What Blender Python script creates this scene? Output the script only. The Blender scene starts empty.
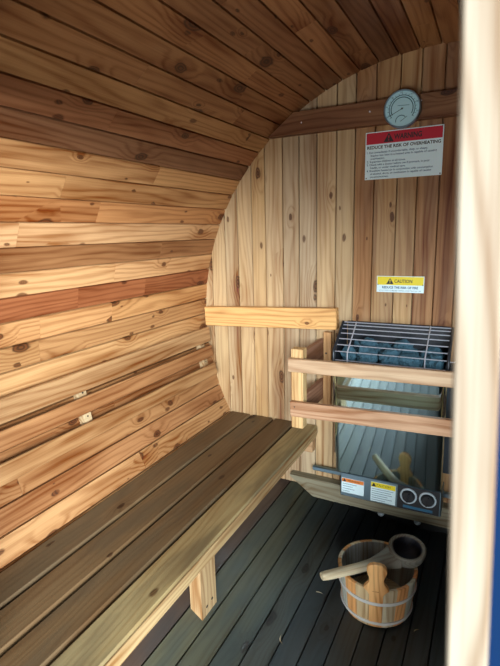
import bpy, math, random
from mathutils import Vector, Matrix, noise as mnoise
random.seed(7)
SC = bpy.context.scene
COL = SC.collection
PI = math.pi
R = 0.9            # inner radius of the barrel
D = 1.7135         # depth of the back wall

# ------------------------------------------------------------------ camera
cam_d = bpy.data.cameras.new('camera'); cam = bpy.data.objects.new('camera', cam_d); COL.objects.link(cam)
cam_d.sensor_width = 36; cam_d.lens = 474.33/666*36; cam_d.clip_start = 0.02
ri = Vector((0.891977, 0.451427, -0.024292)); up = Vector((-0.071989, 0.194881, 0.978181)); fw = Vector((-0.446312, 0.870767, -0.206327))
m = Matrix((ri, up, -fw)).transposed().to_4x4(); m.translation = (0.187527, 0.0, 0.344164)
cam.matrix_world = m
cam_d.dof.use_dof = True; cam_d.dof.focus_distance = 1.5; cam_d.dof.aperture_fstop = 5.0
SC.camera = cam

# ------------------------------------------------------------------ light
w = bpy.data.worlds.new('world'); SC.world = w; w.use_nodes = True
w.node_tree.nodes['Background'].inputs[0].default_value = (0.55, 0.75, 1.0, 1)
w.node_tree.nodes['Background'].inputs[1].default_value = 0.08
def area(name, loc, target, sx, sy, power, color):
    l = bpy.data.lights.new(name, 'AREA'); l.shape = 'RECTANGLE'; l.size = sx; l.size_y = sy; l.energy = power; l.color = color
    o = bpy.data.objects.new(name, l); COL.objects.link(o); o.location = loc
    o.rotation_euler = (Vector(target)-Vector(loc)).to_track_quat('-Z', 'Y').to_euler()
    return o
area('daylight', (5.4, -5.2, 1.75), (-0.35, 1.0, 0.10), 8.8, 2.8, 4300, (0.90, 0.95, 1.0))
area('bounce_fill', (0.1, -1.7, -0.60), (-0.15, 1.2, -0.25), 2.2, 0.7, 44, (0.97, 0.97, 0.95))  # unseen fill lamp added outside the door, stands in for ground bounce
SC.view_settings.view_transform = 'Standard'; SC.view_settings.look = 'None'
SC.view_settings.exposure = 0.0; SC.view_settings.gamma = 1.0; SC.view_settings.use_curve_mapping = False

# ------------------------------------------------------------------ materials
def newmat(name):
    mt = bpy.data.materials.new(name); mt.use_nodes = True
    nt = mt.node_tree; b = nt.nodes['Principled BSDF']
    return mt, nt, b
def plain(name, col, rough=0.5, metal=0.0, bump=0.0, bscale=200):
    mt, nt, b = newmat(name)
    b.inputs['Base Color'].default_value = (*col, 1); b.inputs['Roughness'].default_value = rough; b.inputs['Metallic'].default_value = metal
    tc = nt.nodes.new('ShaderNodeTexCoord'); n = nt.nodes.new('ShaderNodeTexNoise'); n.inputs['Scale'].default_value = bscale
    nt.links.new(tc.outputs['Object'], n.inputs['Vector'])
    mx = nt.nodes.new('ShaderNodeMix'); mx.data_type = 'RGBA'; mx.blend_type = 'MULTIPLY'; mx.inputs[0].default_value = 0.35
    mx.inputs[6].default_value = (*col, 1); nt.links.new(n.outputs['Color'], mx.inputs[7])
    hs = nt.nodes.new('ShaderNodeMix'); hs.data_type = 'RGBA'; hs.inputs[0].default_value = 0.25
    hs.inputs[6].default_value = (*col, 1); nt.links.new(mx.outputs[2], hs.inputs[7]); nt.links.new(hs.outputs[2], b.inputs['Base Color'])
    if bump:
        bp = nt.nodes.new('ShaderNodeBump'); bp.inputs['Strength'].default_value = bump; bp.inputs['Distance'].default_value = 0.004
        nt.links.new(n.outputs['Fac'], bp.inputs['Height']); nt.links.new(bp.outputs[0], b.inputs['Normal'])
    return mt

def wood(name, contrast=1.0, rough=0.55, knot=0.5, ku=3.6, kv=8.5, streak=0.0, wear=0.0, wearcol=(0.3, 0.3, 0.28), spec=0.35):
    """timber whose grain runs along gco.x; the board's own colour is the tint attribute"""
    mt, nt, b = newmat(name); N = nt.nodes; L = nt.links
    def math_(op, a, c=None, d=None, clamp=False):
        n = N.new('ShaderNodeMath'); n.operation = op; n.use_clamp = clamp
        for i, v in enumerate((a, c, d)):
            if v is None: continue
            if isinstance(v, (int, float)): n.inputs[i].default_value = v
            else: L.new(v, n.inputs[i])
        return n.outputs[0]
    def mr(v, a, c, d=0.0, e=1.0):
        n = N.new('ShaderNodeMapRange'); n.interpolation_type = 'SMOOTHSTEP'
        L.new(v, n.inputs[0])
        for i, x in enumerate((a, c, d, e)): n.inputs[i+1].default_value = x
        return n.outputs[0]
    def scaled(v, s):
        n = N.new('ShaderNodeVectorMath'); n.operation = 'MULTIPLY'; L.new(v, n.inputs[0]); n.inputs[1].default_value = s; return n.outputs[0]
    def noise_(v, s, det=2.0):
        n = N.new('ShaderNodeTexNoise'); n.inputs['Scale'].default_value = 1.0; n.inputs['Detail'].default_value = det
        L.new(scaled(v, s), n.inputs['Vector']); return n.outputs['Fac']
    g = N.new('ShaderNodeAttribute'); g.attribute_name = 'gco'; gv = g.outputs['Vector']
    t = N.new('ShaderNodeAttribute'); t.attribute_name = 'tint'
    sep = N.new('ShaderNodeSeparateXYZ'); L.new(gv, sep.inputs[0])
    vo = N.new('ShaderNodeTexVoronoi'); vo.voronoi_dimensions = '2D'; vo.inputs['Scale'].default_value = 1.0; vo.inputs['Randomness'].default_value = 0.9
    warp = noise_(gv, (25, 60, 60), 1.0)
    L.new(scaled(gv, (ku, kv, kv)), vo.inputs['Vector'])
    dist = math_('ADD', vo.outputs['Distance'], math_('MULTIPLY', math_('SUBTRACT', warp, 0.5), 0.10))
    sc = N.new('ShaderNodeSeparateColor'); L.new(vo.outputs['Color'], sc.inputs[0])
    has = math_('GREATER_THAN', sc.outputs[0], 1.0-knot)
    size = math_('MULTIPLY_ADD', sc.outputs[1], 0.12, 0.035)
    rel = math_('DIVIDE', dist, size)
    core = math_('MULTIPLY', mr(rel, 1.15, 0.75), has)
    halo = math_('MULTIPLY', mr(rel, 4.2, 1.0), has)
    # annual rings
    slow = noise_(gv, (1.3, 9, 9), 2.0); slow2 = noise_(gv, (5.0, 40, 40), 2.0)
    ph = math_('ADD', math_('MULTIPLY', math_('ADD', sep.outputs[1], math_('MULTIPLY', sep.outputs[2], 0.6)), 330.0), math_('ADD', math_('MULTIPLY', slow, 42.0), math_('MULTIPLY', slow2, 4.0)))
    ph = math_('ADD', ph, math_('MULTIPLY', halo, 9.0))
    ring = math_('MULTIPLY_ADD', math_('SINE', ph), 0.5, 0.5)
    ring = math_('POWER', ring, 2.2)
    fib = noise_(gv, (7, 420, 420), 3.0)
    blotch = noise_(gv, (2.0, 11, 11), 3.0)
    st = noise_(gv, (0.7, 26, 26), 2.0)
    val = math_('SUBTRACT', 1.18, math_('MULTIPLY', ring, 0.24*contrast))
    val = math_('SUBTRACT', val, math_('MULTIPLY', math_('SUBTRACT', fib, 0.5), 0.40*contrast))
    val = math_('SUBTRACT', val, math_('MULTIPLY', mr(blotch, 0.42, 0.70), 0.34*contrast))
    val = math_('SUBTRACT', val, math_('MULTIPLY', mr(st, 0.50, 0.68), 0.30*streak))
    val = math_('SUBTRACT', val, math_('MULTIPLY', halo, 0.16))
    # darker wood is also redder
    inv = math_('SUBTRACT', 1.0, val)
    cmb = N.new('ShaderNodeCombineXYZ')
    L.new(math_('MAXIMUM', math_('SUBTRACT', 1.0, math_('MULTIPLY', inv, 0.85)), 0.03), cmb.inputs[0])
    L.new(math_('MAXIMUM', math_('SUBTRACT', 1.0, math_('MULTIPLY', inv, 1.15)), 0.03), cmb.inputs[1])
    L.new(math_('MAXIMUM', math_('SUBTRACT', 1.0, math_('MULTIPLY', inv, 1.40)), 0.03), cmb.inputs[2])
    mul = N.new('ShaderNodeVectorMath'); mul.operation = 'MULTIPLY'; L.new(t.outputs['Color'], mul.inputs[0]); L.new(cmb.outputs[0], mul.inputs[1])
    last = mul.outputs[0]
    if wear:
        wn = noise_(gv, (3.0, 14, 14), 4.0)
        mw = N.new('ShaderNodeMix'); mw.data_type = 'RGBA'; L.new(math_('MULTIPLY', mr(wn, 0.42, 0.66), wear), mw.inputs[0])
        L.new(last, mw.inputs[6]); mw.inputs[7].default_value = (*wearcol, 1); last = mw.outputs[2]
    mk = N.new('ShaderNodeMix'); mk.data_type = 'RGBA'; L.new(math_('MULTIPLY', core, 0.93), mk.inputs[0])
    L.new(last, mk.inputs[6])
    kcm = N.new('ShaderNodeMix'); kcm.data_type = 'RGBA'; L.new(math_('MULTIPLY_ADD', math_('SINE', math_('MULTIPLY', rel, 13.0)), 0.5, 0.5), kcm.inputs[0]); kcm.inputs[6].default_value = (0.09, 0.05, 0.04, 1); kcm.inputs[7].default_value = (0.36, 0.22, 0.15, 1)
    kc = N.new('ShaderNodeVectorMath'); kc.operation = 'MULTIPLY'; L.new(t.outputs['Color'], kc.inputs[0]); L.new(kcm.outputs[2], kc.inputs[1])
    L.new(kc.outputs[0], mk.inputs[7])
    last = mk.outputs[2]
    if knot:      # small pin knots and nicks
        v2 = N.new('ShaderNodeTexVoronoi'); v2.voronoi_dimensions = '2D'; v2.inputs['Scale'].default_value = 1.0
        L.new(scaled(gv, (9.0, 19.0, 19.0)), v2.inputs['Vector'])
        s2 = N.new('ShaderNodeSeparateColor'); L.new(v2.outputs['Color'], s2.inputs[0])
        d2 = math_('ADD', v2.outputs['Distance'], math_('MULTIPLY', math_('SUBTRACT', warp, 0.5), 0.14))
        r2 = math_('DIVIDE', d2, math_('MULTIPLY_ADD', s2.outputs[1], 0.12, 0.04))
        p2 = math_('MULTIPLY', math_('MULTIPLY', mr(r2, 1.2, 0.6), math_('GREATER_THAN', s2.outputs[0], 1.0-knot*0.42)), 0.85)
        m2 = N.new('ShaderNodeMix'); m2.data_type = 'RGBA'; L.new(p2, m2.inputs[0]); L.new(last, m2.inputs[6]); L.new(kc.outputs[0], m2.inputs[7]); last = m2.outputs[2]
    L.new(last, b.inputs['Base Color'])
    b.inputs['Roughness'].default_value = rough
    b.inputs['Specular IOR Level'].default_value = spec
    bp = N.new('ShaderNodeBump'); bp.inputs['Strength'].default_value = 0.25; bp.inputs['Distance'].default_value = 0.0015
    L.new(math_('ADD', fib, math_('MULTIPLY', ring, 0.4)), bp.inputs['Height']); L.new(bp.outputs[0], b.inputs['Normal'])
    return mt

W_STAVE = wood('cedar_stave', 1.4, 0.5, 0.44, 4.4, 8.5, streak=0.45)
W_WALL = wood('cedar_end_board', 1.0, 0.6, 0.42, 4.6, 10, streak=1.6, wear=0.15, wearcol=(0.36, 0.30, 0.22))
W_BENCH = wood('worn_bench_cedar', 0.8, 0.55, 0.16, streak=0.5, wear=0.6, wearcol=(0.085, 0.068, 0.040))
W_FLOOR = wood('weathered_floor_stave', 0.9, 0.5, 0.18, streak=0.5, wear=0.5, wearcol=(0.018, 0.031, 0.037), spec=0.5)
W_CEDAR = wood('cedar_rail', 1.3, 0.55, 0.22)
W_CLEAR = wood('clear_cedar', 1.35, 0.55, 0.0, streak=0.5)
W_PAIL = wood('pail_pine', 1.2, 0.5, 0.0)
STEEL = plain('brushed_steel', (0.30, 0.44, 0.54), 0.3, 1.0)
MIRROR = plain('polished_steel', (0.70, 0.95, 1.0), 0.06, 1.0)
WIRE = plain('bright_wire', (0.70, 0.74, 0.84), 0.4, 0.7)
BLACKM = plain('black_sheet_metal', (0.018, 0.022, 0.028), 0.45, 0.3)
BLACKP = plain('black_plastic', (0.02, 0.022, 0.026), 0.35)
STONE = plain('heater_stone', (0.035, 0.10, 0.14), 0.7, 0.0, 1.0, 260)
WHITE = plain('white_label', (0.72, 0.92, 0.97), 0.4)
INK = plain('black_ink', (0.012, 0.012, 0.014), 0.5)
RED = plain('red_print', (0.50, 0.008, 0.030), 0.45)
YELLOW = plain('yellow_print', (0.80, 0.66, 0.01), 0.45)
ORANGE = plain('orange_print', (0.75, 0.22, 0.03), 0.45)
BLUEINK = plain('blue_ink', (0.02, 0.12, 0.22), 0.5)
DIAL = plain('dial_face', (0.46, 0.76, 0.84), 0.25)
TEALINK = plain('teal_ink', (0.02, 0.10, 0.14), 0.4)
RINGM = plain('pale_ring', (0.50, 0.60, 0.66), 0.3)
HOOP = plain('pale_hoop', (0.72, 0.74, 0.73), 0.45)
SCREW = plain('dull_screw', (0.10, 0.09, 0.08), 0.4, 0.8)
CHROME = plain('chrome', (0.8, 0.84, 0.88), 0.12, 1.0)
NAVY = plain('navy_paint', (0.002, 0.014, 0.050), 0.8)
NAVY.node_tree.nodes['Principled BSDF'].inputs['Specular IOR Level'].default_value = 0.05

# ------------------------------------------------------------------ mesh builder
class MB:
    def __init__(self): self.v = []; self.f = []; self.g = []; self.t = []; self.sm = []
    def add(self, verts, faces, g, tint, smooth=False):
        o = len(self.v); self.v += [Vector(p) for p in verts]; self.g += [Vector(p) for p in g]
        self.t += [tuple(tint)]*len(verts)
        for f in faces: self.f.append([i+o for i in f]); self.sm.append(smooth)
    def rings(self, rings, grings, tint, closed=True, caps=True, smooth=False, loop=False):
        n = len(rings[0]); v = [p for r in rings for p in r]; g = [p for r in grings for p in r]; f = []
        k = len(rings); last = k if loop else k-1
        for i in range(last):
            j = (i+1) % k
            for a in range(n if closed else n-1):
                c = (a+1) % n; f.append((i*n+a, i*n+c, j*n+c, j*n+a))
        if caps and not loop: f.append(tuple(range(n))[::-1]); f.append(tuple((k-1)*n+a for a in range(n)))
        self.add(v, f, g, tint, smooth)
    def prism(self, sec, axis, length, g2, tint, start=0.0):
        """sec: 3-D points at axis position 0; g2: their (v, w) grain positions"""
        off = Vector((random.uniform(0, 60), random.uniform(0, 60), random.uniform(0, 60))); A = Vector(axis)
        r0 = [Vector(p)+A*start for p in sec]; r1 = [Vector(p)+A*(start+length) for p in sec]
        self.rings([r0, r1], [[off+Vector((start, a, b)) for a, b in g2], [off+Vector((start+length, a, b)) for a, b in g2]], tint)
    def box(self, c, size, axes=None, tint=(1, 1, 1), ch=0.0015):
        """size = (length along the grain, width, thickness); axes = their directions"""
        Lx, Vx, Wx = [Vector(a).normalized() for a in (axes or ((1, 0, 0), (0, 1, 0), (0, 0, 1)))]
        l, v_, w_ = size; c = Vector(c); off = Vector((random.uniform(0, 60), random.uniform(0, 60), random.uniform(0, 60)))
        def sec(k):
            a, b = v_/2-k, w_/2-k; e = ch
            return [(a-e, -b), (a, -b+e), (a, b-e), (a-e, b), (-a+e, b), (-a, b-e), (-a, -b+e), (-a+e, -b)]
        rs, gs = [], []
        for x, k in ((-l/2, ch), (-l/2+ch, 0), (l/2-ch, 0), (l/2, ch)):
            s = sec(k*0.999)
            rs.append([c+Lx*x+Vx*a+Wx*b for a, b in s]); gs.append([off+Vector((x, a, b)) for a, b in s])
        self.rings(rs, gs, tint)
    def lathe(self, prof, c, axis=(0, 0, 1), n=32, tint=(1, 1, 1), closed_prof=False, smooth=True, a0=0.0, a1=2*PI):
        A = Vector(axis).normalized(); X = A.orthogonal().normalized(); Y = A.cross(X); c = Vector(c)
        rs = [[c+A*h+(X*math.cos(2*PI*i/n)+Y*math.sin(2*PI*i/n))*max(r, 1e-5) for i in range(n)] for r, h in prof]
        gs = [[Vector((h, r*2*PI*i/n, r)) for i in range(n)] for r, h in prof]
        self.rings(rs, gs, tint, caps=not closed_prof, smooth=smooth, loop=closed_prof)
    def tube(self, pts, rad, n=8, tint=(1, 1, 1)):
        pts = [Vector(p) for p in pts]; rs = []; prev = None
        for i, p in enumerate(pts):
            d = (pts[min(i+1, len(pts)-1)]-pts[max(i-1, 0)]).normalized()
            X = d.orthogonal().normalized() if prev is None else (prev-d*prev.dot(d)).normalized(); prev = X; Y = d.cross(X)
            rr = rad[i] if isinstance(rad, (list, tuple)) else rad
            rs.append([p+(X*math.cos(2*PI*k/n)+Y*math.sin(2*PI*k/n))*rr for k in range(n)])
        self.rings(rs, rs, tint, smooth=True)
    def build(self, name, mat, parent=None, root=None, base=None):
        """root: the Empty whose location is the local origin"""
        o0 = Vector(root.location) if root is not None else (Vector(base) if base is not None else Vector((0, 0, 0)))
        me = bpy.data.meshes.new(name); me.from_pydata([p-o0 for p in self.v], [], self.f); me.update()
        a = me.attributes.new('gco', 'FLOAT_VECTOR', 'POINT'); a.data.foreach_set('vector', [x for p in self.g for x in p])
        t = me.attributes.new('tint', 'FLOAT_COLOR', 'POINT'); t.data.foreach_set('color', [x for p in self.t for x in (p[0], p[1]*0.975, p[2]*0.88, 1.0)])
        me.polygons.foreach_set('use_smooth', self.sm)
        import bmesh
        bm = bmesh.new(); bm.from_mesh(me); bmesh.ops.recalc_face_normals(bm, faces=bm.faces); bm.to_mesh(me); bm.free()
        if any(self.sm): me.set_sharp_from_angle(angle=math.radians(40))
        me.materials.append(mat)
        ob = bpy.data.objects.new(name, me); COL.objects.link(ob)
        if parent is not None: ob.parent = parent
        elif base is not None: ob.location = base
        return ob
def tag(o, label, cat, group=None):
    o['label'] = label; o['category'] = cat
    if group: o['group'] = group
    return o
def thing(name, label, cat, loc, group=None):
    o = bpy.data.objects.new(name, None); COL.objects.link(o); o.location = loc; o.empty_display_size = 0.05
    return tag(o, label, cat, group)
def struct(o): o['kind'] = 'structure'; return o
def jit(c, s=0.08):
    k = 1+random.uniform(-s, s); return (c[0]*k, c[1]*k*(1+random.uniform(-s, s)*0.4), c[2]*k*(1+random.uniform(-s, s)*0.6))

_FONT = None
def text(name, s, mat, parent, root, x, y, z, width=None, height=0.01, align='LEFT', bold=0.0, depth=0.0003):
    """flat lettering facing -Y; x,z is its lower left (or lower middle) corner; width squeezes it to fit"""
    cu = bpy.data.curves.new(name+'_curve', 'FONT'); cu.body = s; cu.size = 1.0; cu.extrude = 0.0; cu.offset = bold; cu.resolution_u = 3
    tmp = bpy.data.objects.new(name+'_curve', cu); COL.objects.link(tmp)
    dg = bpy.context.evaluated_depsgraph_get(); me = bpy.data.meshes.new_from_object(tmp.evaluated_get(dg))
    bpy.data.objects.remove(tmp); bpy.data.curves.remove(cu)
    xs = [v.co.x for v in me.vertices]; ys = [v.co.y for v in me.vertices]
    x0, x1, y1 = min(xs), max(xs), 0.72
    sy = height/y1; sx = width/(x1-x0) if width else sy
    ox = 0 if align == 'LEFT' else -(x1-x0)*sx/2
    o0 = Vector(root.location)
    for v in me.vertices:
        v.co = Vector((x+ox+(v.co.x-x0)*sx, y, z+v.co.y*sy))-o0
    me.name = name; me.materials.clear(); me.materials.append(mat)
    ob = bpy.data.objects.new(name, me); COL.objects.link(ob); ob.parent = parent
    return ob

# ------------------------------------------------------------------ the barrel
LIGHT = (0.58, 0.335, 0.16); TAN = (0.50, 0.262, 0.112); ORG = (0.46, 0.205, 0.08); REDB = (0.31, 0.105, 0.042); DARK = (0.17, 0.075, 0.036); MID = (0.31, 0.145, 0.06)
YP = -0.60         # the floor staves run on outside the doorway as a porch
def stave(mb, a0, a1, y0, y1, tint, cuts=()):
    """one stave between two angles (degrees above the left horizontal)"""
    a0, a1 = math.radians(a0), math.radians(a1)
    def P(a, r): return Vector((-r*math.cos(a), 0, r*math.sin(a)))
    e = 0.0009/R; d = 0.0026/R
    sec = []; g2 = []
    for a, r in ((a0, R+0.014), (a0+e, R+0.014), (a0+e, R+0.008), (a0+d, R), (a1-d, R), (a1-e, R+0.008), (a1-e, R+0.014), (a1, R+0.014), (a1, R+0.038), (a0, R+0.038)):
        sec.append(P(a, r)); g2.append(((a-a0)*R, r-R))
    ys = [y0, *sorted(cuts), y1]
    for i in range(len(ys)-1):
        s = ys[i]+(0.0005 if i else 0); e_ = ys[i+1]-(0.0005 if i < len(ys)-2 else 0)
        mb.prism(sec, (0, 1, 0), e_-s, g2, tint if i == 0 else jit(tint, 0.04), start=s)
Y0, Y1 = 0.395, D+0.24
P_UP, P_DN = 4.06, 4.30
BASE = -27.75
tints = {  # stave number above BASE (0.67 deg is number 7): timber colour, lowest ones darkened to imitate weaker light
 0: (0.42, 0.235, 0.105), 1: (0.34, 0.165, 0.07), 2: (0.36, 0.18, 0.08), 3: MID, 4: MID, 5: MID, 6: (0.50, 0.285, 0.13), 7: (0.42, 0.22, 0.092), 8: TAN, 9: REDB, 10: LIGHT, 11: MID, 12: LIGHT, 13: ORG, 14: TAN, 15: TAN, 16: (0.22, 0.10, 0.05), 17: (0.31, 0.13, 0.058), 18: (0.42, 0.22, 0.095), 19: (0.38, 0.19, 0.08), 20: (0.36, 0.18, 0.078), 21: (0.33, 0.155, 0.065)}
cutY = {7: (0.858,), 8: (0.864, 1.14), 9: (0.998, 1.30), 10: (1.142,), 11: (1.36,), 12: (0.78,), 13: (1.023,), 15: (1.21,), 17: (0.945,), 19: (0.95, 1.42), 3: (1.1,), 21: (1.3,), 23: (0.99,)}
left, ceil_, right, floor_ = MB(), MB(), MB(), MB()
i = 0; a = BASE
while a < 180+27.0:
    tc = tints.get(i) or random.choice([MID, MID, ORG, DARK, MID, TAN])
    tgt = left if a < 48 else (ceil_ if a < 132 else right)
    if tgt is not left: tc = random.choice([MID, MID, DARK, (0.25, 0.115, 0.05)])  # ceiling and right side shade partly put into these darker tints
    stave(tgt, a, a+P_UP, Y0, Y1, jit(tc, 0.05), cutY.get(i, (random.uniform(0.6, 1.6),) if random.random() < 0.4 else ()))
    a += P_UP; i += 1
a_end = a-360
a = BASE; k = 0
FLC = [(0.040, 0.047, 0.050), (0.032, 0.043, 0.050), (0.044, 0.050, 0.050), (0.027, 0.041, 0.051), (0.036, 0.048, 0.054)]
while a > a_end+0.01:
    nx = max(a-P_DN, a_end)
    tc = (0.42, 0.245, 0.11) if k == 0 else ((0.36, 0.19, 0.085) if k == 1 else (MID if k == 2 else FLC[k % 5]))
    if k == 5: tc = (0.075, 0.050, 0.034)
    if k in (6, 7, 8, 9): tc = ((0.085, 0.080, 0.052), (0.072, 0.072, 0.048), (0.060, 0.064, 0.048), (0.045, 0.052, 0.045))[k-6]
    tg = floor_ if k >= 3 and nx > -153 else (left if k < 3 else right)
    stave(tg, nx, a, YP if tg is floor_ else Y0, Y1, jit(tc if nx > -153 else MID, 0.10), (random.uniform(0.6, 1.6),) if random.random() < 0.2 else ())
    a = nx; k += 1
struct(left.build('wall_left', W_STAVE)); struct(ceil_.build('ceiling', W_STAVE)); struct(right.build('wall_right', W_STAVE)); struct(floor_.build('floor', W_FLOOR))

# back wall: upright tongue-and-groove boards
edges = [-0.93, -0.862, -0.795, -0.735, -0.671, -0.612, -0.538, -0.472, -0.404, -0.331, -0.265, -0.197, -0.120, -0.055, 0.014, 0.078]
while edges[-1] < 0.9: edges.append(edges[-1]+0.067)
WT = [(0.46, 0.32, 0.18), (0.45, 0.31, 0.17), (0.43, 0.31, 0.18), (0.46, 0.32, 0.175), (0.43, 0.27, 0.13), (0.44, 0.30, 0.17), (0.40, 0.295, 0.185), (0.38, 0.29, 0.19), (0.44, 0.31, 0.18),
      (0.40, 0.28, 0.165), (0.33, 0.175, 0.075), (0.38, 0.225, 0.11), (0.40, 0.25, 0.125), (0.32, 0.17, 0.075), (0.25, 0.115, 0.048), (0.36, 0.21, 0.10)]
wb = MB()
for i in range(len(edges)-1):
    x0, x1 = edges[i], edges[i+1]; t = jit(WT[i] if i < len(WT) else WT[i % 6+8], 0.04); e, d = 0.001, 0.0026
    sec = [(x0, D+0.012), (x0+e, D+0.012), (x0+e, D+0.006), (x0+d, D), (x1-d, D), (x1-e, D+0.006), (x1-e, D+0.012), (x1, D+0.012), (x1, D+0.035), (x0, D+0.035)]
    xm = min(abs(x0), abs(x1)); h = math.sqrt(max((R+0.012)**2-xm*xm, 0.0004))
    zl_ = max(-h, -0.69) if xm < 0.56 else -h
    wb.prism([(x, y, zl_) for x, y in sec], (0, 0, 1), h-zl_, [(x-x0, y-D) for x, y in sec], t)
struct(wb.build('wall_back', W_WALL))
rp = MB(); rp.box((0, D+0.215, -0.75), (1.16, 0.36, 0.02), ((1, 0, 0), (0, 0, 1), (0, 1, 0)), (0.02, 0.022, 0.022))  # dark panel added to give the black shade beneath batten and heater
struct(rp.build('wall_shade_panel', W_FLOOR))

# front wall with its doorway, seen from outside: timber inside, navy outside
DX0, DX1, DZ0, DZ1 = -0.58, 0.178, -0.92, 0.61
WX0, WX1, WZ0, WZ1 = 0.262, 0.742, -0.15, 0.46
for nm, y0, y1, mat in (('wall_front', 0.365, 0.395, W_CEDAR), ('wall_outside', 0.345, 0.365, NAVY)):
    fb = MB(); n = 28; xs = sorted([-0.936+1.872*i/n for i in range(n+1)]+[DX0, DX1, WX0, WX1])
    for i in range(len(xs)-1):
        x0, x1 = xs[i], xs[i+1]; xm = (x0+x1)/2
        if x1-x0 < 0.0005: continue
        lo = [-math.sqrt(max(0.8995**2-x*x, 0.0)) for x in (x0, x1)]; hi = [math.sqrt(max(0.937**2-x*x, 0.0)) for x in (x0, x1)]
        spans = [(lo, hi)]
        if DX0 < xm < DX1: spans = [([DZ1]*2, hi)]
        if WX0 < xm < WX1: spans = [(lo, [WZ0]*2), ([WZ1]*2, hi)]
        for z0, z1 in spans:
            r0 = [Vector((x, y, z)) for x, y, z in ((x0, y0, z0[0]), (x1, y0, z0[1]), (x1, y1, z0[1]), (x0, y1, z0[0]))]
            r1 = [Vector((x, y, z)) for x, y, z in ((x0, y0, z1[0]), (x1, y0, z1[1]), (x1, y1, z1[1]), (x0, y1, z1[0]))]
            o_ = Vector((random.uniform(0, 50), random.uniform(0, 50), 0)); fb.rings([r0, r1], [[o_+Vector((p.z, p.x, p.y)) for p in r] for r in (r0, r1)], jit(MID, 0.06))
    struct(fb.build(nm, mat))
GLASS, gnt, gb = newmat('clear_glass'); gnt.nodes.remove(gb)
gt = gnt.nodes.new('ShaderNodeBsdfTransparent'); gt.inputs[0].default_value = (0.93, 0.96, 0.97, 1); gg = gnt.nodes.new('ShaderNodeBsdfGlossy'); gg.inputs['Roughness'].default_value = 0.02
gm = gnt.nodes.new('ShaderNodeMixShader'); gf = gnt.nodes.new('ShaderNodeFresnel'); gf.inputs[0].default_value = 1.45
gnt.links.new(gf.outputs[0], gm.inputs[0]); gnt.links.new(gt.outputs[0], gm.inputs[1]); gnt.links.new(gg.outputs[0], gm.inputs[2]); gnt.links.new(gm.outputs[0], gnt.nodes['Material Output'].inputs[0])
wn_ = thing('window_added', 'narrow unseen front window, added right of the doorway post to admit light', 'window', (0.5, 0.37, 0.17)); struct(wn_)  # invented opening, added so side light reaches the left wall
gp = MB(); gp.box((0.502, 0.370, (WZ0+WZ1)/2), (WX1-WX0+0.004, 0.006, WZ1-WZ0+0.004)); gp.build('added_pane', GLASS, wn_, wn_)
# door post on the right of the doorway, leaning a touch
tb = MB(); lean = math.atan(0.019/0.5)
ax = Vector((-math.sin(lean), 0, math.cos(lean)))
tb.box(Vector((0.1845, 0.345, 0.22))-ax*0.23, (1.24, 0.0262, 0.07), (ax, (math.cos(lean), 0, math.sin(lean)), (0, 1, 0)), (0.23, 0.197, 0.157), 0.002)
struct(tb.build('trim_1', W_CEDAR))

# ------------------------------------------------------------------ bench
XF, XR, ZB, TH = -0.394, -0.775, -0.418, 0.038
t = thing('sauna_bench', 'long slatted cedar bench along the left curved wall, worn grey-brown seat boards', 'bench', (-0.58, 1.05, -0.755))
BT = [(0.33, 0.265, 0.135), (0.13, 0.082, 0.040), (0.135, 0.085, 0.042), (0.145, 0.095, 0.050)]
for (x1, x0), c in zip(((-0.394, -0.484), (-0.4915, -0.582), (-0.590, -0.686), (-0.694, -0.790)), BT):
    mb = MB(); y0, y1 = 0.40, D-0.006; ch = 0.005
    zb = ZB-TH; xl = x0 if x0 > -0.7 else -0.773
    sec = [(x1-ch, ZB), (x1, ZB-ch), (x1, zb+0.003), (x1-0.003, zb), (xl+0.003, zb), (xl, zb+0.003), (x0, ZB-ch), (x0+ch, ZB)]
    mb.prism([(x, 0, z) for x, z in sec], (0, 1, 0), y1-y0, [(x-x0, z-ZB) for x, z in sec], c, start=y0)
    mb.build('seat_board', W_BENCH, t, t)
# pale front face strip glued along the front board edge is the board's own sawn edge: a thin fascia
mb = MB(); mb.box((XF+0.003, (0.40+D-0.03)/2, ZB-TH/2-0.001), (D-0.03-0.40, TH-0.006, 0.006), ((0, 1, 0), (0, 0, 1), (1, 0, 0)), (0.40, 0.29, 0.155), 0.0015)
f_ = mb.build('front_edge', W_CLEAR, t, t); f_['label'] = 'pale sawn front edge'
mb = MB()
def legz(x): return -math.sqrt(R*R-x*x)
lx0, lx1, ly0, ly1 = -0.529, -0.490, 0.974, 1.054
off = Vector((3.1, 7.7, 9.3)); c4 = [(lx1, ly0), (lx1, ly1), (lx0, ly1), (lx0, ly0)]
rb = [Vector((x, y, legz(x)+0.0006)) for x, y in c4]; rt = [Vector((x, y, ZB-TH)) for x, y in c4]
mb.rings([rb, rt], [[off+Vector((p.z, p.y, p.x)) for p in r] for r in (rb, rt)], (0.42, 0.30, 0.17))
leg = mb.build('leg', W_CLEAR, t, t)
for y, z in ((1.001, -0.727), (1.030, -0.722)):
    s = MB(); s.lathe([(0, -0.002), (0.0045, -0.002), (0.0045, 0.0006), (0.003, 0.0014), (0, 0.0014)], (lx1, y, z), (1, 0, 0), 12)
    s.build('screw', SCREW, leg, t)
mb = MB(); mb.box((-0.552, 1.69, -0.490), (0.300, 0.064, 0.04), ((1, 0, 0), (0, 0, 1), (0, 1, 0)), (0.36, 0.22, 0.12))
mb.build('end_cleat', W_CEDAR, t, t)

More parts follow.
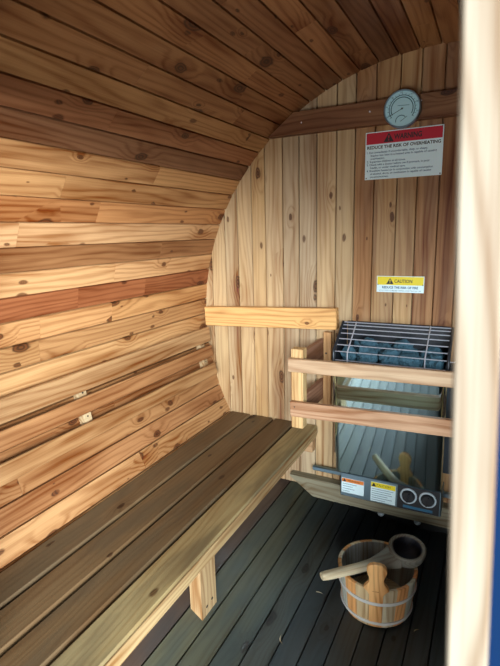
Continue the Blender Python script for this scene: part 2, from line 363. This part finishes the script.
# ------------------------------------------------------------------ backrest slats on the left wall
t = thing('bench_backrest', 'three spaced cedar backrest slats running along the left curved wall above the bench', 'backrest', (-0.86, 1.05, -0.2))
def polar(a, r): a = math.radians(a); return Vector((-r*math.cos(a), 0, r*math.sin(a)))
for a0, a1, c in ((-6.55, -2.5, (0.40, 0.235, 0.115)), (-10.9, -7.6, (0.34, 0.165, 0.07)), (-16.0, -12.7, (0.38, 0.215, 0.098))):  # slat tints lowered to imitate weaker light low on the wall
    am = (a0+a1)/2; rad = polar(am, 1.0); tang = Vector((-rad.z, 0, rad.x)); wd = 0.857*math.radians(a1-a0)
    mb = MB(); mb.box(rad*0.866+Vector((0, (0.42+1.665)/2, 0)), (1.665-0.42, wd, 0.018), ((0, 1, 0), tang, rad), c, 0.0022)
    mb.build('back_slat', W_CLEAR, t, t)
for yc in (0.965, 1.625):
    mb = MB(); n = 8; aa = [-16.2+12.6*i/n for i in range(n+1)]
    pts = [polar(a, 0.8758) for a in aa]+[polar(a, 0.8995) for a in aa[::-1]]
    mb.prism([p+Vector((0, yc-0.014, 0)) for p in pts], (0, 1, 0), 0.028, [(p.x, p.z) for p in pts], (0.44, 0.33, 0.2))
    sp = mb.build('slat_support', W_CLEAR, t, t)
    for a in (-7.0, -11.75):
        s = MB(); s.lathe([(0, -0.001), (0.003, -0.001), (0.003, 0.0008), (0, 0.0012)], polar(a, 0.8758)+Vector((0, yc, 0)), -polar(a, 1), 10); s.build('screw', SCREW, sp, t)

# ------------------------------------------------------------------ boards fixed to the back wall
mb = MB(); tl = math.radians(-2.0)
L_ = Vector((math.cos(tl), 0, -math.sin(tl)))
mb.box((-0.600, D-0.0175, 0.0140), (0.572, 0.080, 0.034), (L_, (math.sin(tl), 0, math.cos(tl)), (0, 1, 0)), (0.62, 0.36, 0.145), 0.002)
o = mb.build('cedar_rail', W_CEDAR, base=(-0.6, D, 0.0)); tag(o, 'golden cedar rail fixed flat across the back wall, left of the heater', 'rail')
mb = MB(); zz0, zz1 = 0.684, 0.757
sec = [(-math.sqrt(.897**2-zz0**2), zz0), (math.sqrt(.897**2-zz0**2), zz0), (math.sqrt(.897**2-zz1**2), zz1), (-math.sqrt(.897**2-zz1**2), zz1)]
oo = Vector((11, 4, 6)); r0 = [Vector((x, D-0.034, z)) for x, z in sec]; r1 = [Vector((x, D-0.0003, z)) for x, z in sec]
mb.rings([r0, r1], [[oo+Vector((p.x, p.z, p.y)) for p in r] for r in (r0, r1)], (0.20, 0.095, 0.045))
o = thing('cross_beam', 'dark cedar cross beam high on the back wall under the curved ceiling', 'beam', (0, D, 0.72))
mb.build('beam_board', W_CEDAR, o, o)
for x, z in ((-0.21, 0.725), (-0.05, 0.737), (-0.45, 0.72)):
    s = MB(); s.lathe([(0, 0), (0.0035, 0), (0.003, 0.0012), (0, 0.0014)], (x, D-0.034, z), (0, -1, 0), 10); s.build('screw', CHROME, o, o)

t = thing('heater_batten', 'pale chamfered batten low on the back wall beneath the heater', 'batten', (0, D, -0.68))
sec = [(-0.502, -0.638), (-0.500, -0.646), (-0.402, -0.714), (-0.385, -0.716), (0.385, -0.716), (0.402, -0.714), (0.500, -0.646), (0.502, -0.638)]
mb = MB(); oo = Vector((21, 14, 3)); r0 = [Vector((x, D-0.040, z)) for x, z in sec]; r1 = [Vector((x, D-0.0003, z)) for x, z in sec]
mb.rings([r0, r1], [[oo+Vector((p.x, p.z, p.y)) for p in r] for r in (r0, r1)], (0.22, 0.205, 0.15))
mb.build('batten_board', W_CEDAR, t, t)
for x in (-0.128, 0.006, 0.14):
    s = MB(); s.lathe([(0, -0.004), (0.005, -0.004), (0.005, 0.002), (0.012, 0.003), (0.0125, 0.008), (0.009, 0.014), (0.004, 0.017), (0, 0.0175)], (x, D-0.030, -0.718), (0, -0.25, -1), 16); s.build('bolt', RINGM, t, t)

# ------------------------------------------------------------------ thermometer
TX, TZ, TY = -0.104, 0.717, D-0.034
t = thing('thermometer', 'round sauna thermometer with pale dial mounted on the dark cross beam', 'thermometer', (TX, TY, TZ))
mb = MB(); mb.lathe([(0, 0), (0.056, 0), (0.0575, -0.004), (0.0575, -0.018), (0.0555, -0.0215), (0.0525, -0.0215), (0.0515, -0.018), (0, -0.018)], (TX, TY-0.0003, TZ), (0, 1, 0), 56)
mb.build('case', STEEL, t, t)
mb = MB(); mb.lathe([(0, 0), (0.0518, 0), (0.0518, -0.001), (0, -0.001)], (TX, TY-0.0180, TZ), (0, 1, 0), 48)
face = mb.build('dial_face', DIAL, t, t)
def arc_strip(mb, cx, cz, r, wdt, a0, a1, y, n=40):
    v = []; f = []
    for i in range(n+1):
        a = math.radians(a0+(a1-a0)*i/n)
        for rr in (r-wdt/2, r+wdt/2): v.append((cx+rr*math.cos(a), y, cz+rr*math.sin(a)))
    for i in range(n): f.append((2*i, 2*i+1, 2*i+3, 2*i+2))
    mb.add(v, f, v, (1, 1, 1))
def line(mb, p, q, wdt, y):
    p, q = Vector((p[0], y, p[1])), Vector((q[0], y, q[1])); d = (q-p).normalized(); nrm = Vector((-d.z, 0, d.x))*wdt/2
    v = [p-nrm, q-nrm, q+nrm, p+nrm]; mb.add(v, [(0, 1, 2, 3)], v, (1, 1, 1))
yf = TY-0.0194
mb = MB()
arc_strip(mb, TX, TZ, 0.0395, 0.0022, -38, 218, yf); arc_strip(mb, TX, TZ, 0.0335, 0.0026, -30, 210, yf)
for a in range(-36, 220, 14):
    ca, sa = math.cos(math.radians(a)), math.sin(math.radians(a)); line(mb, (TX+ca*0.0405, TZ+sa*0.0405), (TX+ca*0.0450, TZ+sa*0.0450), 0.0011, yf)
arc_strip(mb, TX-0.002, TZ-0.036, 0.0165, 0.0022, 40, 190, yf)
line(mb, (TX-0.014, TZ+0.010), (TX+0.022, TZ+0.0085), 0.0013, yf)
mb.build('dial_markings', TEALINK, face, t)
for s_, a in (('60', 205), ('80', 168), ('100', 132), ('120', 95), ('150', 55), ('180', 20), ('200', -14)):
    text('dial_number', s_, TEALINK, face, t, TX+0.0480*math.cos(math.radians(a))-0.0028, yf, TZ+0.0480*math.sin(math.radians(a))-0.002, None, 0.0042)
mb = MB(); line(mb, (TX+0.004, TZ+0.0015), (TX-0.040, TZ-0.0195), 0.0016, yf-0.0008)
mb.lathe([(0, 0), (0.0028, 0), (0.0028, -0.001), (0, -0.0015)], (TX, yf-0.0005, TZ), (0, 1, 0), 14)
line(mb, (TX-0.004, TZ-0.038), (TX+0.016, TZ-0.024), 0.0012, yf-0.0008)
mb.build('needle', INK, t, t)

# ------------------------------------------------------------------ signs
def plate(mb, x0, x1, z0, z1, y0, th=0.0012): mb.box(((x0+x1)/2, y0-th/2, (z0+z1)/2), (x1-x0, z1-z0, th), ((1, 0, 0), (0, 0, 1), (0, 1, 0)), (1, 1, 1), 0.0003)
def triangle(mb, cx, cz, s, y):
    v = [(cx-s*0.58, y, cz-s*0.5), (cx+s*0.58, y, cz-s*0.5), (cx, y, cz+s*0.5)]; mb.add(v, [(0, 1, 2)], v, (1, 1, 1))
def bang(mb, cx, cz, s, y):
    v = [(cx-s*.05, y, cz-s*.1), (cx+s*.05, y, cz-s*.1), (cx+s*.08, y, cz+s*.22), (cx-s*.08, y, cz+s*.22)]; mb.add(v, [(0, 1, 2, 3)], v, (1, 1, 1))
    v = [(cx-s*.06, y, cz-s*.32), (cx+s*.06, y, cz-s*.32), (cx+s*.06, y, cz-s*.2), (cx-s*.06, y, cz-s*.2)]; mb.add(v, [(0, 1, 2, 3)], v, (1, 1, 1))
SY = D-0.0005; X0, X1, Z0, Z1 = -0.229, 0.019, 0.513, 0.666
t = thing('warning_sign', 'white and red WARNING overheating sign on the back wall below the thermometer', 'sign', (-0.105, D, 0.59))
mb = MB(); plate(mb, X0, X1, Z0, Z1, SY, 0.002); pl = mb.build('sign_plate', WHITE, t, t)
y1_, y2_ = SY-0.0026, SY-0.0030
mb = MB(); plate(mb, X0+0.003, X1-0.003, Z1-0.039, Z1-0.003, SY-0.002, 0.0004); mb.build('red_header', RED, pl, t)
mb = MB(); triangle(mb, -0.152, Z1-0.021, 0.029, y1_); mb.build('hazard_triangle', INK, pl, t)
mb = MB(); bang(mb, -0.152, Z1-0.022, 0.029, y2_); mb.build('exclamation_mark', RED, pl, t)
text('heading', 'WARNING', INK, pl, t, -0.135, y1_, Z1-0.029, 0.088, 0.0165, bold=0.03)
yb = SY-0.0023
text('lettering', 'REDUCE THE RISK OF OVERHEATING', INK, pl, t, X0+0.006, yb, Z1-0.054, X1-X0-0.013, 0.0098, bold=0.03)
lines = [('1. Exit immediately if uncomfortable, dizzy, or sleepy.', 0.196), ('    Staying too long in a heated area is capable of causing', 0.224), ('    overheating.', 0.06),
         ('2. Supervise children at all times.', 0.128), ('3. Check with a doctor before use if pregnant, in poor', 0.204), ('    health, or under medical care.', 0.128),
         ('4. Breathing heated air in conjunction with consumption', 0.214), ('    of alcohol, drugs, or medication is capable of causing', 0.210), ('    unconsciousness.', 0.074)]
for i, (s_, wd) in enumerate(lines):
    ind = 0.012 if s_.startswith(' ') else 0.0
    text('lettering', s_.strip(), BLUEINK, pl, t, X0+0.006+ind, yb, Z1-0.0685-i*0.00985, wd-ind, 0.0064, bold=0.018)
for x in (X0+0.005, X1-0.005):
    for z in (Z0+0.005, Z1-0.005):
        s = MB(); s.lathe([(0, 0), (0.0022, 0), (0.0018, 0.001), (0, 0.0012)], (x, SY-0.002, z), (0, -1, 0), 10); s.build('screw', SCREW, t, t)

X0, X1, Z0, Z1 = -0.177, -0.017, 0.127, 0.184
t = thing('caution_sign', 'small yellow and white CAUTION fire sign on the back wall above the heater', 'sign', (-0.097, D, 0.155))
mb = MB(); plate(mb, X0, X1, Z0, Z1, SY, 0.0015); pl = mb.build('sign_plate', WHITE, t, t)
mb = MB(); plate(mb, X0+0.002, X1-0.002, Z1-0.031, Z1-0.002, SY-0.0015, 0.0004); mb.build('yellow_header', YELLOW, pl, t)
y1_, y2_, yb = SY-0.0021, SY-0.0024, SY-0.0018
mb = MB(); triangle(mb, -0.131, Z1-0.017, 0.022, y1_); mb.build('hazard_triangle', INK, pl, t)
mb = MB(); bang(mb, -0.131, Z1-0.0175, 0.022, y2_); mb.build('exclamation_mark', YELLOW, pl, t)
text('heading', 'CAUTION', INK, pl, t, -0.116, y1_, Z1-0.0225, 0.060, 0.0115, bold=0.02)
text('lettering', 'REDUCE THE RISK OF FIRE', BLUEINK, pl, t, -0.097, yb, Z0+0.0135, 0.122, 0.0078, 'CENTER', bold=0.035)
text('lettering', 'DO NOT PLACE COMBUSTIBLE MATERIAL ON HEATER AT ANY TIME', BLUEINK, pl, t, -0.097, yb, Z0+0.0045, 0.142, 0.0040, 'CENTER')
for x in (X0+0.004, X1-0.004):
    s = MB(); s.lathe([(0, 0), (0.002, 0), (0.0016, 0.001), (0, 0.0012)], (x, SY-0.0019, Z1-0.030), (0, -1, 0), 10); s.build('screw', SCREW, t, t)

# ------------------------------------------------------------------ heater
HX0, HX1, HY, HB = -0.283, 0.087, 1.540, 1.690
t = thing('sauna_heater', 'polished steel electric sauna heater on the back wall behind the wooden guard', 'heater', (-0.098, 1.62, -0.605))
# front panel: upright, bent round at both sides
mb = MB(); n = 6; rr = 0.022; out = []
out += [(HX0, HB-0.032)]
for i in range(n+1): a = PI+PI/2*i/n; out.append((HX0+rr+rr*math.cos(a), HY+rr+rr*math.sin(a)))
for i in range(n+1): a = 1.5*PI+PI/2*i/n; out.append((HX1-rr+rr*math.cos(a), HY+rr+rr*math.sin(a)))
out += [(HX1, HB-0.032)]
th = 0.003
inn = [(HX0+th, HB-0.032)]
for i in range(n+1): a = PI+PI/2*i/n; inn.append((HX0+rr+(rr-th)*math.cos(a), HY+rr+(rr-th)*math.sin(a)))
for i in range(n+1): a = 1.5*PI+PI/2*i/n; inn.append((HX1-rr+(rr-th)*math.cos(a), HY+rr+(rr-th)*math.sin(a)))
inn += [(HX1-th, HB-0.032)]
loop = out+inn[::-1]
PT_ = math.tan(math.radians(8.5))      # the panel leans: its foot is set back
zs = [(z, -(z+0.25)*PT_) for z in (-0.528, -0.524, -0.40, -0.25, -0.112, -0.104)]
mb.rings([[Vector((x, y+o_, z)) for x, y in loop] for z, o_ in zs], [[Vector((x, y+o_, z)) for x, y in loop] for z, o_ in zs], (1, 1, 1), smooth=True)
mb.build('front_panel', MIRROR, t, t)
# black side cheeks with sloping upper edges, the back plate and the tray under the stones
for x in (HX0+0.0035, HX1-0.0035-0.004):
    prof = [(1.590, -0.522), (1.5280, -0.110), (1.5400, -0.100), (1.550, -0.070), (1.662, 0.018), (1.690, 0.018), (1.690, -0.522)]
    mb = MB(); mb.prism([(x, y, z) for y, z in prof], (1, 0, 0), 0.004, prof, (1, 1, 1)); mb.build('side_cheek', BLACKM, t, t)
mb = MB(); mb.box(((HX0+HX1)/2, 1.6915, -0.245), (HX1-HX0-0.02, 0.53, 0.003), ((1, 0, 0), (0, 0, 1), (0, 1, 0))); mb.build('back_plate', BLACKM, t, t)
mb = MB(); mb.box(((HX0+HX1)/2, 1.618, -0.125), (HX1-HX0-0.018, 0.135, 0.004)); mb.build('stone_tray', BLACKM, t, t)
for x in (HX0-0.012, HX1+0.012):
    mb = MB(); mb.box((x, 1.675, -0.30), (0.40, 0.03, 0.02), ((0, 0, 1), (1, 0, 0), (0, 1, 0))); mb.build('hanging_bracket', BLACKM, t, t)
mb = MB(); mb.box((-0.12, 1.690, -0.594), (0.575, 0.020, 0.016), ((1, 0, 0), (0, 0, 1), (0, 1, 0)), (1, 1, 1), 0.004); mb.build('mounting_bar', STEEL, t, t)
# control box
CY = 1.590
mb = MB(); mb.box((-0.0866, (CY+1.672)/2, -0.581), (0.3535, 1.672-CY, 0.0945), ((1, 0, 0), (0, 1, 0), (0, 0, 1)), (1, 1, 1), 0.003); cb = mb.build('control_box', STEEL, t, t)
mb = MB(); plate(mb, -0.0558, 0.0835, -0.625, -0.537, CY, 0.0012); cp = mb.build('control_panel', BLACKP, cb, t)
for x in (-0.018, 0.0456):
    mb = MB(); mb.lathe([(0.0285, 0), (0.0285, 0.004), (0.0265, 0.006), (0.0235, 0.006), (0.0225, 0.003), (0.0225, 0)], (x, CY-0.001, -0.571), (0, -1, 0), 36, closed_prof=True); kb = mb.build('knob_ring', RINGM, cb, t)
    mb = MB(); mb.lathe([(0, 0), (0.0205, 0), (0.0195, 0.013), (0.018, 0.015), (0, 0.015)], (x, CY-0.001, -0.571), (0, -1, 0), 28)
    mb.box((x, CY-0.018, -0.571), (0.034, 0.007, 0.010), ((0.2, 0, 1), (1, 0, -0.2), (0, 1, 0))); mb.build('knob', BLACKP, cb, t)
mb = MB(); plate(mb, -0.035, 0.063, -0.619, -0.609, CY-0.0012, 0.0004); mb.build('marking_strip', BLUEINK, cb, t)
def sticker(x0, x1, z0, z1, hm, lab, head, rows):
    mb = MB(); plate(mb, x0, x1, z0, z1, CY, 0.0008); s = mb.build('sticker', WHITE, cb, t); s['label'] = lab
    hh = (z1-z0)*0.26
    mb = MB(); plate(mb, x0+0.001, x1-0.001, z1-hh, z1-0.001, CY-0.0008, 0.0003); mb.build('sticker_header', hm, cb, t)
    mb = MB(); triangle(mb, x0+0.011, z1-hh/2, hh*0.75, CY-0.0013); mb.build('hazard_triangle', INK, cb, t)
    text('heading', head, INK, cb, t, x0+0.021, CY-0.0013, z1-hh*0.72, (x1-x0)*0.55, hh*0.45)
    mb = MB(); k = len(rows)
    for i, wd in enumerate(rows):
        zc = z1-hh-(z1-z0-hh)*(i+0.8)/(k+0.6); line(mb, (x0+0.004, zc), (x0+0.004+wd*(x1-x0-0.008), zc), 0.0017, CY-0.0011)
    mb.build('small_print', BLUEINK, cb, t)
sticker(-0.2577, -0.1747, -0.613, -0.5545, ORANGE, 'orange and white sticker', 'WARNING', (0.7, 0.5, 0.6, 0.35))
sticker(-0.150, -0.062, -0.622, -0.546, YELLOW, 'yellow and white sticker', 'CAUTION', (0.95, 0.85, 0.9, 0.7, 0.9, 0.6))
# wire grille over the stones: rods across and two ribs
gpath = [(1.546, -0.125), (1.546, -0.072), (1.549, -0.062), (1.664, 0.020)]
def gpt(s):
    seg = [(Vector(gpath[i]), Vector(gpath[i+1])) for i in range(3)]; Ls = [(b-a).length for a, b in seg]; s *= sum(Ls)
    for (a, b), l in zip(seg, Ls):
        if s <= l+1e-9: return a+(b-a)*(s/l)
        s -= l
    return seg[-1][1]
gr = MB()
for s_ in (0.02, 0.16, 0.31, 0.46, 0.60, 0.73, 0.84, 0.93, 1.0):
    y, z = gpt(s_); gr.tube([(HX0+0.003, y, z), (HX1-0.003, y, z)], 0.0019, 6)
for x in (-0.233, 0.017): gr.tube([(x, y-0.003, z+0.003) for y, z in gpath], 0.0022, 6)
gr.tube([(HX1-0.003, 1.546, -0.064), (HX1+0.018, 1.556, -0.066), (HX1+0.02, 1.60, -0.066)], 0.002, 6)
gr.build('wire_grille', WIRE, t, t)
for x in (HX0+0.001, HX1-0.001):
    mb = MB(); mb.tube([(x, y-0.002, z+0.002) for y, z in gpath], 0.0048, 8); mb.build('grille_edge', BLACKM, t, t)

# stones
def rock(c, r, sq, seed):
    import bmesh
    bm = bmesh.new(); bmesh.ops.create_icosphere(bm, subdivisions=4, radius=1.0); mb = MB()
    vs = []
    for v in bm.verts:
        p = v.co; q = p*0.9+Vector((seed*3.1, seed*1.7, seed*0.9))
        k = 0.98+0.42*mnoise.noise(q*1.3)-0.30*abs(mnoise.noise(q*2.1))+0.10*mnoise.noise(q*5)+0.06*mnoise.noise(q*11)
        vs.append(Vector(c)+Vector((p.x*sq[0], p.y*sq[1], p.z*sq[2]))*r*k)
    mb.add(vs, [[v.index for v in f.verts] for f in bm.faces], vs, (1, 1, 1), False); bm.free()
    return mb
spots = [  # x, y, z, r, squash, label
 (-0.242, 1.590, -0.083, 0.031, (1.0, 0.8, 1.05), 'dark rough stone at the left end of the front row in the heater'),
 (-0.176, 1.588, -0.078, 0.034, (1.0, 0.8, 1.0), 'second dark stone from the left in the front row of the heater'),
 (-0.104, 1.590, -0.084, 0.034, (1.05, 0.8, 0.95), 'middle dark stone of the front row behind the wire grille'),
 (-0.029, 1.588, -0.086, 0.034, (1.15, 0.8, 0.9), 'broad dark stone right of the middle in the heater front row'),
 (0.045, 1.590, -0.086, 0.033, (1.0, 0.8, 0.95), 'dark stone at the right end of the front row in the heater'),
 (-0.210, 1.650, -0.075, 0.034, (1.1, 0.7, 1.0), 'dark stone in the back row at the left, against the heater back'),
 (-0.133, 1.650, -0.072, 0.035, (1.0, 0.7, 1.1), 'dark stone left of the middle in the heater back row'),
 (-0.055, 1.650, -0.078, 0.034, (1.1, 0.7, 1.0), 'dark stone right of the middle in the heater back row'),
 (0.030, 1.650, -0.076, 0.034, (1.1, 0.7, 1.0), 'dark stone in the back row at the right end of the heater'),
 (-0.182, 1.628, -0.041, 0.024, (1.2, 0.9, 0.7), 'topmost dark stone resting on the left of the heater pile'),
 (-0.062, 1.624, -0.040, 0.024, (1.3, 0.9, 0.75), 'flat dark stone lying on top of the middle of the heater pile')]
for i, (x, y, z, r, sq, lab) in enumerate(spots):
    o = rock((x, y, z), r, sq, i+1.3).build('heater_stone', STONE, base=(x, y, z)); tag(o, lab, 'stone', 'stones in the heater')

# ------------------------------------------------------------------ heater guard
t = thing('heater_guard', 'two-rail cedar guard fence standing out from the wall around the heater', 'guard rail', (-0.09, 1.58, -0.33))
for nm, (zl, zr), (hl), c in (('front_rail', (-0.1025, -0.094), 0.047, (0.45, 0.31, 0.205)), ('front_rail', (-0.261, -0.246), 0.054, (0.43, 0.26, 0.165))):
    tl = math.atan2(zr-zl, 0.525); La = Vector((math.cos(tl), 0, math.sin(tl)))
    x0, x1 = (-0.416, 0.225) if hl < 0.05 else (-0.409, 0.225)
    xm = (x0+x1)/2; zm = zl+(xm+0.412)*math.tan(tl)
    mb = MB(); mb.box((xm, 1.464, zm), (x1-x0, hl, 0.018), (La, (-math.sin(tl), 0, math.cos(tl)), (0, 1, 0)), c); fr = mb.build(nm, W_CLEAR, t, t)
    if hl > 0.05:
        s = MB(); s.lathe([(0, 0), (0.0026, 0), (0.002, 0.001), (0, 0.0012)], (-0.392, 1.455, zl+0.010), (0, -1, 0), 10); s.build('screw', SCREW, fr, t)
for xs_, xr in (((-0.411, -0.367), -0.376), ((0.170, 0.212), 0.179)):
    mb = MB(); mb.box(((xs_[0]+xs_[1])/2, 1.492, -0.1925), (0.287, xs_[1]-xs_[0], 0.038), ((0, 0, 1), (1, 0, 0), (0, 1, 0)), (0.56, 0.38, 0.19)); mb.build('post', W_CLEAR, t, t)
    for zc, h in ((-0.100, 0.082), (-0.257, 0.076)):
        mb = MB(); mb.box((xr, (1.511+D-0.001)/2, zc), (D-0.001-1.511, h, 0.018), ((0, 1, 0), (0, 0, 1), (1, 0, 0)), (0.25, 0.125, 0.08)); mb.build('side_rail', W_CLEAR, t, t)
    xc = -0.3515 if xr < 0 else 0.1545
    mb = MB(); mb.box((xc, D-0.0115, -0.180), (0.30, 0.030, 0.022), ((0, 0, 1), (1, 0, 0), (0, 1, 0)), (0.46, 0.26, 0.12)); cl = mb.build('wall_cleat', W_CLEAR, t, t)
    s = MB(); s.lathe([(0, 0), (0.004, 0), (0.003, 0.001), (0, 0.0012)], (xc-0.004, D-0.0225, -0.112), (0, -1, 0), 10); s.build('screw', SCREW, cl, t)

# ------------------------------------------------------------------ bucket
BX, BY, BZ, RZ = -0.085, 1.420, -0.892, -0.745
RB, RT, TK = 0.112, 0.129, 0.013
t = thing('sauna_bucket', 'round staved wooden bucket with pale hoops standing on the dark floor', 'bucket', (BX, BY, BZ))
camdir = math.atan2(-BY, 0.1875-BX)      # towards the doorway
mb = MB(); n = 18; sub = 4
PT = [(0.78, 0.38, 0.14), (0.64, 0.58, 0.45), (0.82, 0.44, 0.18), (0.50, 0.52, 0.48), (0.76, 0.39, 0.16), (0.70, 0.56, 0.36)]
for i in range(n):
    a0 = camdir+2*PI*(i-0.5)/n+0.004; a1 = camdir+2*PI*(i+0.5)/n-0.004; tint = jit(PT[i % 6] if i else (0.74, 0.41, 0.17), 0.06)
    sec = []
    def ring(z, ro, rin): return [Vector((BX+ro*math.cos(a0+(a1-a0)*k/sub), BY+ro*math.sin(a0+(a1-a0)*k/sub), z)) for k in range(sub+1)]+[Vector((BX+rin*math.cos(a0+(a1-a0)*k/sub), BY+rin*math.sin(a0+(a1-a0)*k/sub), z)) for k in range(sub, -1, -1)]
    off = Vector((random.uniform(0, 50), random.uniform(0, 50), random.uniform(0, 50)))
    prof = [(BZ, RB-0.002, RB-TK), (BZ+0.003, RB, RB-TK), (RZ-0.003, RT, RT-TK), (RZ, RT-0.002, RT-TK+0.002)]
    mb.rings([ring(*p) for p in prof], [[off+Vector((p[0], RB*(a1-a0)*min(k, 2*sub+1-k)/sub, 0 if k <= sub else TK)) for k in range(2*sub+2)] for p in prof], tint)
for q in range(len(mb.v)):            # inside tinted dark, painting in the shade within the bucket
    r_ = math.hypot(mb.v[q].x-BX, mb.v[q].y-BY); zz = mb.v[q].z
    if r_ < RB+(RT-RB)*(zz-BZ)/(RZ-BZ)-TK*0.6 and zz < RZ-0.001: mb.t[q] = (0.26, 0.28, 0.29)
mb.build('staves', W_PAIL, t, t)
mb = MB(); mb.lathe([(0, 0), (RB-TK+0.001, 0), (RB-TK+0.002, 0.012), (0, 0.012)], (BX, BY, BZ+0.012), (0, 0, 1), 40, (0.30, 0.24, 0.16)); mb.build('bucket_bottom', W_PAIL, t, t)
for zc, h in ((BZ+0.096, 0.0115), (BZ+0.018, 0.010)):
    r_ = RB+(RT-RB)*(zc-BZ)/(RZ-BZ); k = (RT-RB)/(RZ-BZ)*h/2
    mb = MB(); mb.lathe([(r_-0.0008-k, -h/2), (r_+0.003-k, -h/2), (r_+0.0048, 0), (r_+0.003+k, h/2), (r_-0.0008+k, h/2)], (BX, BY, zc), (0, 0, 1), 56, closed_prof=True); mb.build('hoop', HOOP, t, t)
# the ear: one stave taller than the rest, waisted below a round head
er = RT-0.001; E = Vector((math.cos(camdir), math.sin(camdir), 0)); T_ = Vector((-E.y, E.x, 0))
half = [(0.0195, -0.143), (0.0215, -0.018), (0.027, -0.008), (0.0385, 0.002), (0.035, 0.010), (0.0255, 0.022), (0.0215, 0.034), (0.0235, 0.048), (0.0285, 0.060), (0.0305, 0.070), (0.0285, 0.081), (0.021, 0.091), (0.010, 0.0965)]
outl = half+[(-x, z) for x, z in half[::-1]]
mb = MB(); oo = Vector((5, 17, 2))
rs = []
for d_, k in ((0.0015, 0.94), (0.0, 1.0), (-TK, 1.0), (-TK-0.0015, 0.94)):
    rs.append([Vector((BX, BY, RZ+z*(0.97+0.03*(k-0.94)/0.06)))+T_*x*k+E*(math.sqrt((er+min(z, 0)*(RT-RB)/(RZ-BZ)+0.0025)**2-(x*k)**2)+d_ if z < 0.012 else er+d_+(z-0.012)*0.10-x*x*3.2) for x, z in outl])
mb.rings(rs, [[oo+Vector((z, x, d_)) for x, z in outl] for d_ in (0, 0, TK, TK)], (0.86, 0.50, 0.22)); er_ = mb.build('handle_ear', W_PAIL, t, t); er_['label'] = 'bright pine handle ear'

# ------------------------------------------------------------------ ladle laid across the bucket
PB = Vector((0.000, 1.476, -0.722)); PH = Vector((-0.226, 1.262, -0.727))
t = thing('wooden_ladle', 'carved wooden ladle with deep round bowl lying across the bucket rim', 'ladle', (-0.02, 1.45, -0.742))
h = (PB-PH); h.z = 0; h.normalize(); s_ = Vector((-h.y, h.x, 0))
tilt = (Vector((0, 0, 1))-h*0.10+s_*(-0.16)).normalized()
mb = MB(); mb.lathe([(0, -0.022), (0.030, -0.021), (0.046, -0.012), (0.056, 0.004), (0.0605, 0.022), (0.0600, 0.031), (0.056, 0.0345), (0.050, 0.0335), (0.0455, 0.029), (0.043, 0.012), (0.034, -0.006), (0.018, -0.013), (0, -0.014)], PB, tilt, 40, (0.20, 0.20, 0.185))
for q in range(8*40, len(mb.t)): mb.t[q] = (0.010, 0.013, 0.026)   # near-black tint inside
mb.build('bowl', W_PAIL, t, t)
mb = MB(); rings_ = []; gr_ = []
end = PB-h*0.050+Vector((0, 0, 0.001)); n = 14
for i in range(n+1):
    u = i/n; c = PH.lerp(end, u)-Vector((0, 0, 0.004*math.sin(u*PI)))
    wv = 0.0150+0.004*u+0.026*max(0, (u-0.62)/0.38)**1.7; wh = 0.0115+0.002*u+0.010*max(0, (u-0.65)/0.35)**1.5
    k = 1.0 if i else 0.86
    ring_ = [c+s_*wv*k*math.copysign(abs(math.cos(2*PI*j/14))**0.7, math.cos(2*PI*j/14))+Vector((0, 0, wh*k*math.copysign(abs(math.sin(2*PI*j/14))**0.7, math.sin(2*PI*j/14)))) for j in range(14)]
    rings_.append(ring_); gr_.append([Vector((u*0.3+31, (p-c).dot(s_), p.z-c.z)) for p in ring_])
mb.rings(rings_, gr_, (0.66, 0.58, 0.42), smooth=True)
for q in range(len(mb.v)):            # handle darkens towards the bowl, its shaded half put into the tint
    u = (mb.v[q]-PH).dot(h)/(end-PH).length; k = min(max((u-0.40)/0.35, 0), 1)
    mb.t[q] = tuple(a_*(1-k)+b_*k for a_, b_ in zip((0.66, 0.58, 0.42), (0.20, 0.20, 0.185)))
mb.build('handle', W_PAIL, t, t)

# ------------------------------------------------------------------ curled shavings on the floor
def shaving(x, y, rot, L, lab):
    z = -math.sqrt(R*R-x*x)+0.0012; mb = MB(); n = 10; r0 = []
    for i in range(n+1):
        u = i/n-0.5; a = rot+u*2.2; c = Vector((x+math.cos(rot)*u*L+math.sin(rot)*0.35*L*u*u*2, y+math.sin(rot)*u*L-math.cos(rot)*0.35*L*u*u*2, z+0.0004+0.004*u*u))
        nn = Vector((-math.sin(a), math.cos(a), 0))*0.0016
        r0.append([c-nn, c+nn, c+nn+Vector((0, 0, 0.0006)), c-nn+Vector((0, 0, 0.0006))])
    mb.rings(r0, r0, (0.72, 0.62, 0.45)); o = mb.build('wood_shaving', W_CLEAR, base=(x, y, z)); tag(o, lab, 'wood shaving', 'shavings on the floor')
shaving(-0.264, 1.341, 0.2, 0.030, 'pale curled wood shaving on the floor just left of the bucket')
shaving(-0.299, 1.096, 2.1, 0.034, 'pale curled wood shaving on the floor between bench leg and bucket')
shaving(0.052, 1.359, 0.9, 0.018, 'tiny pale wood shaving on the floor right of the bucket')
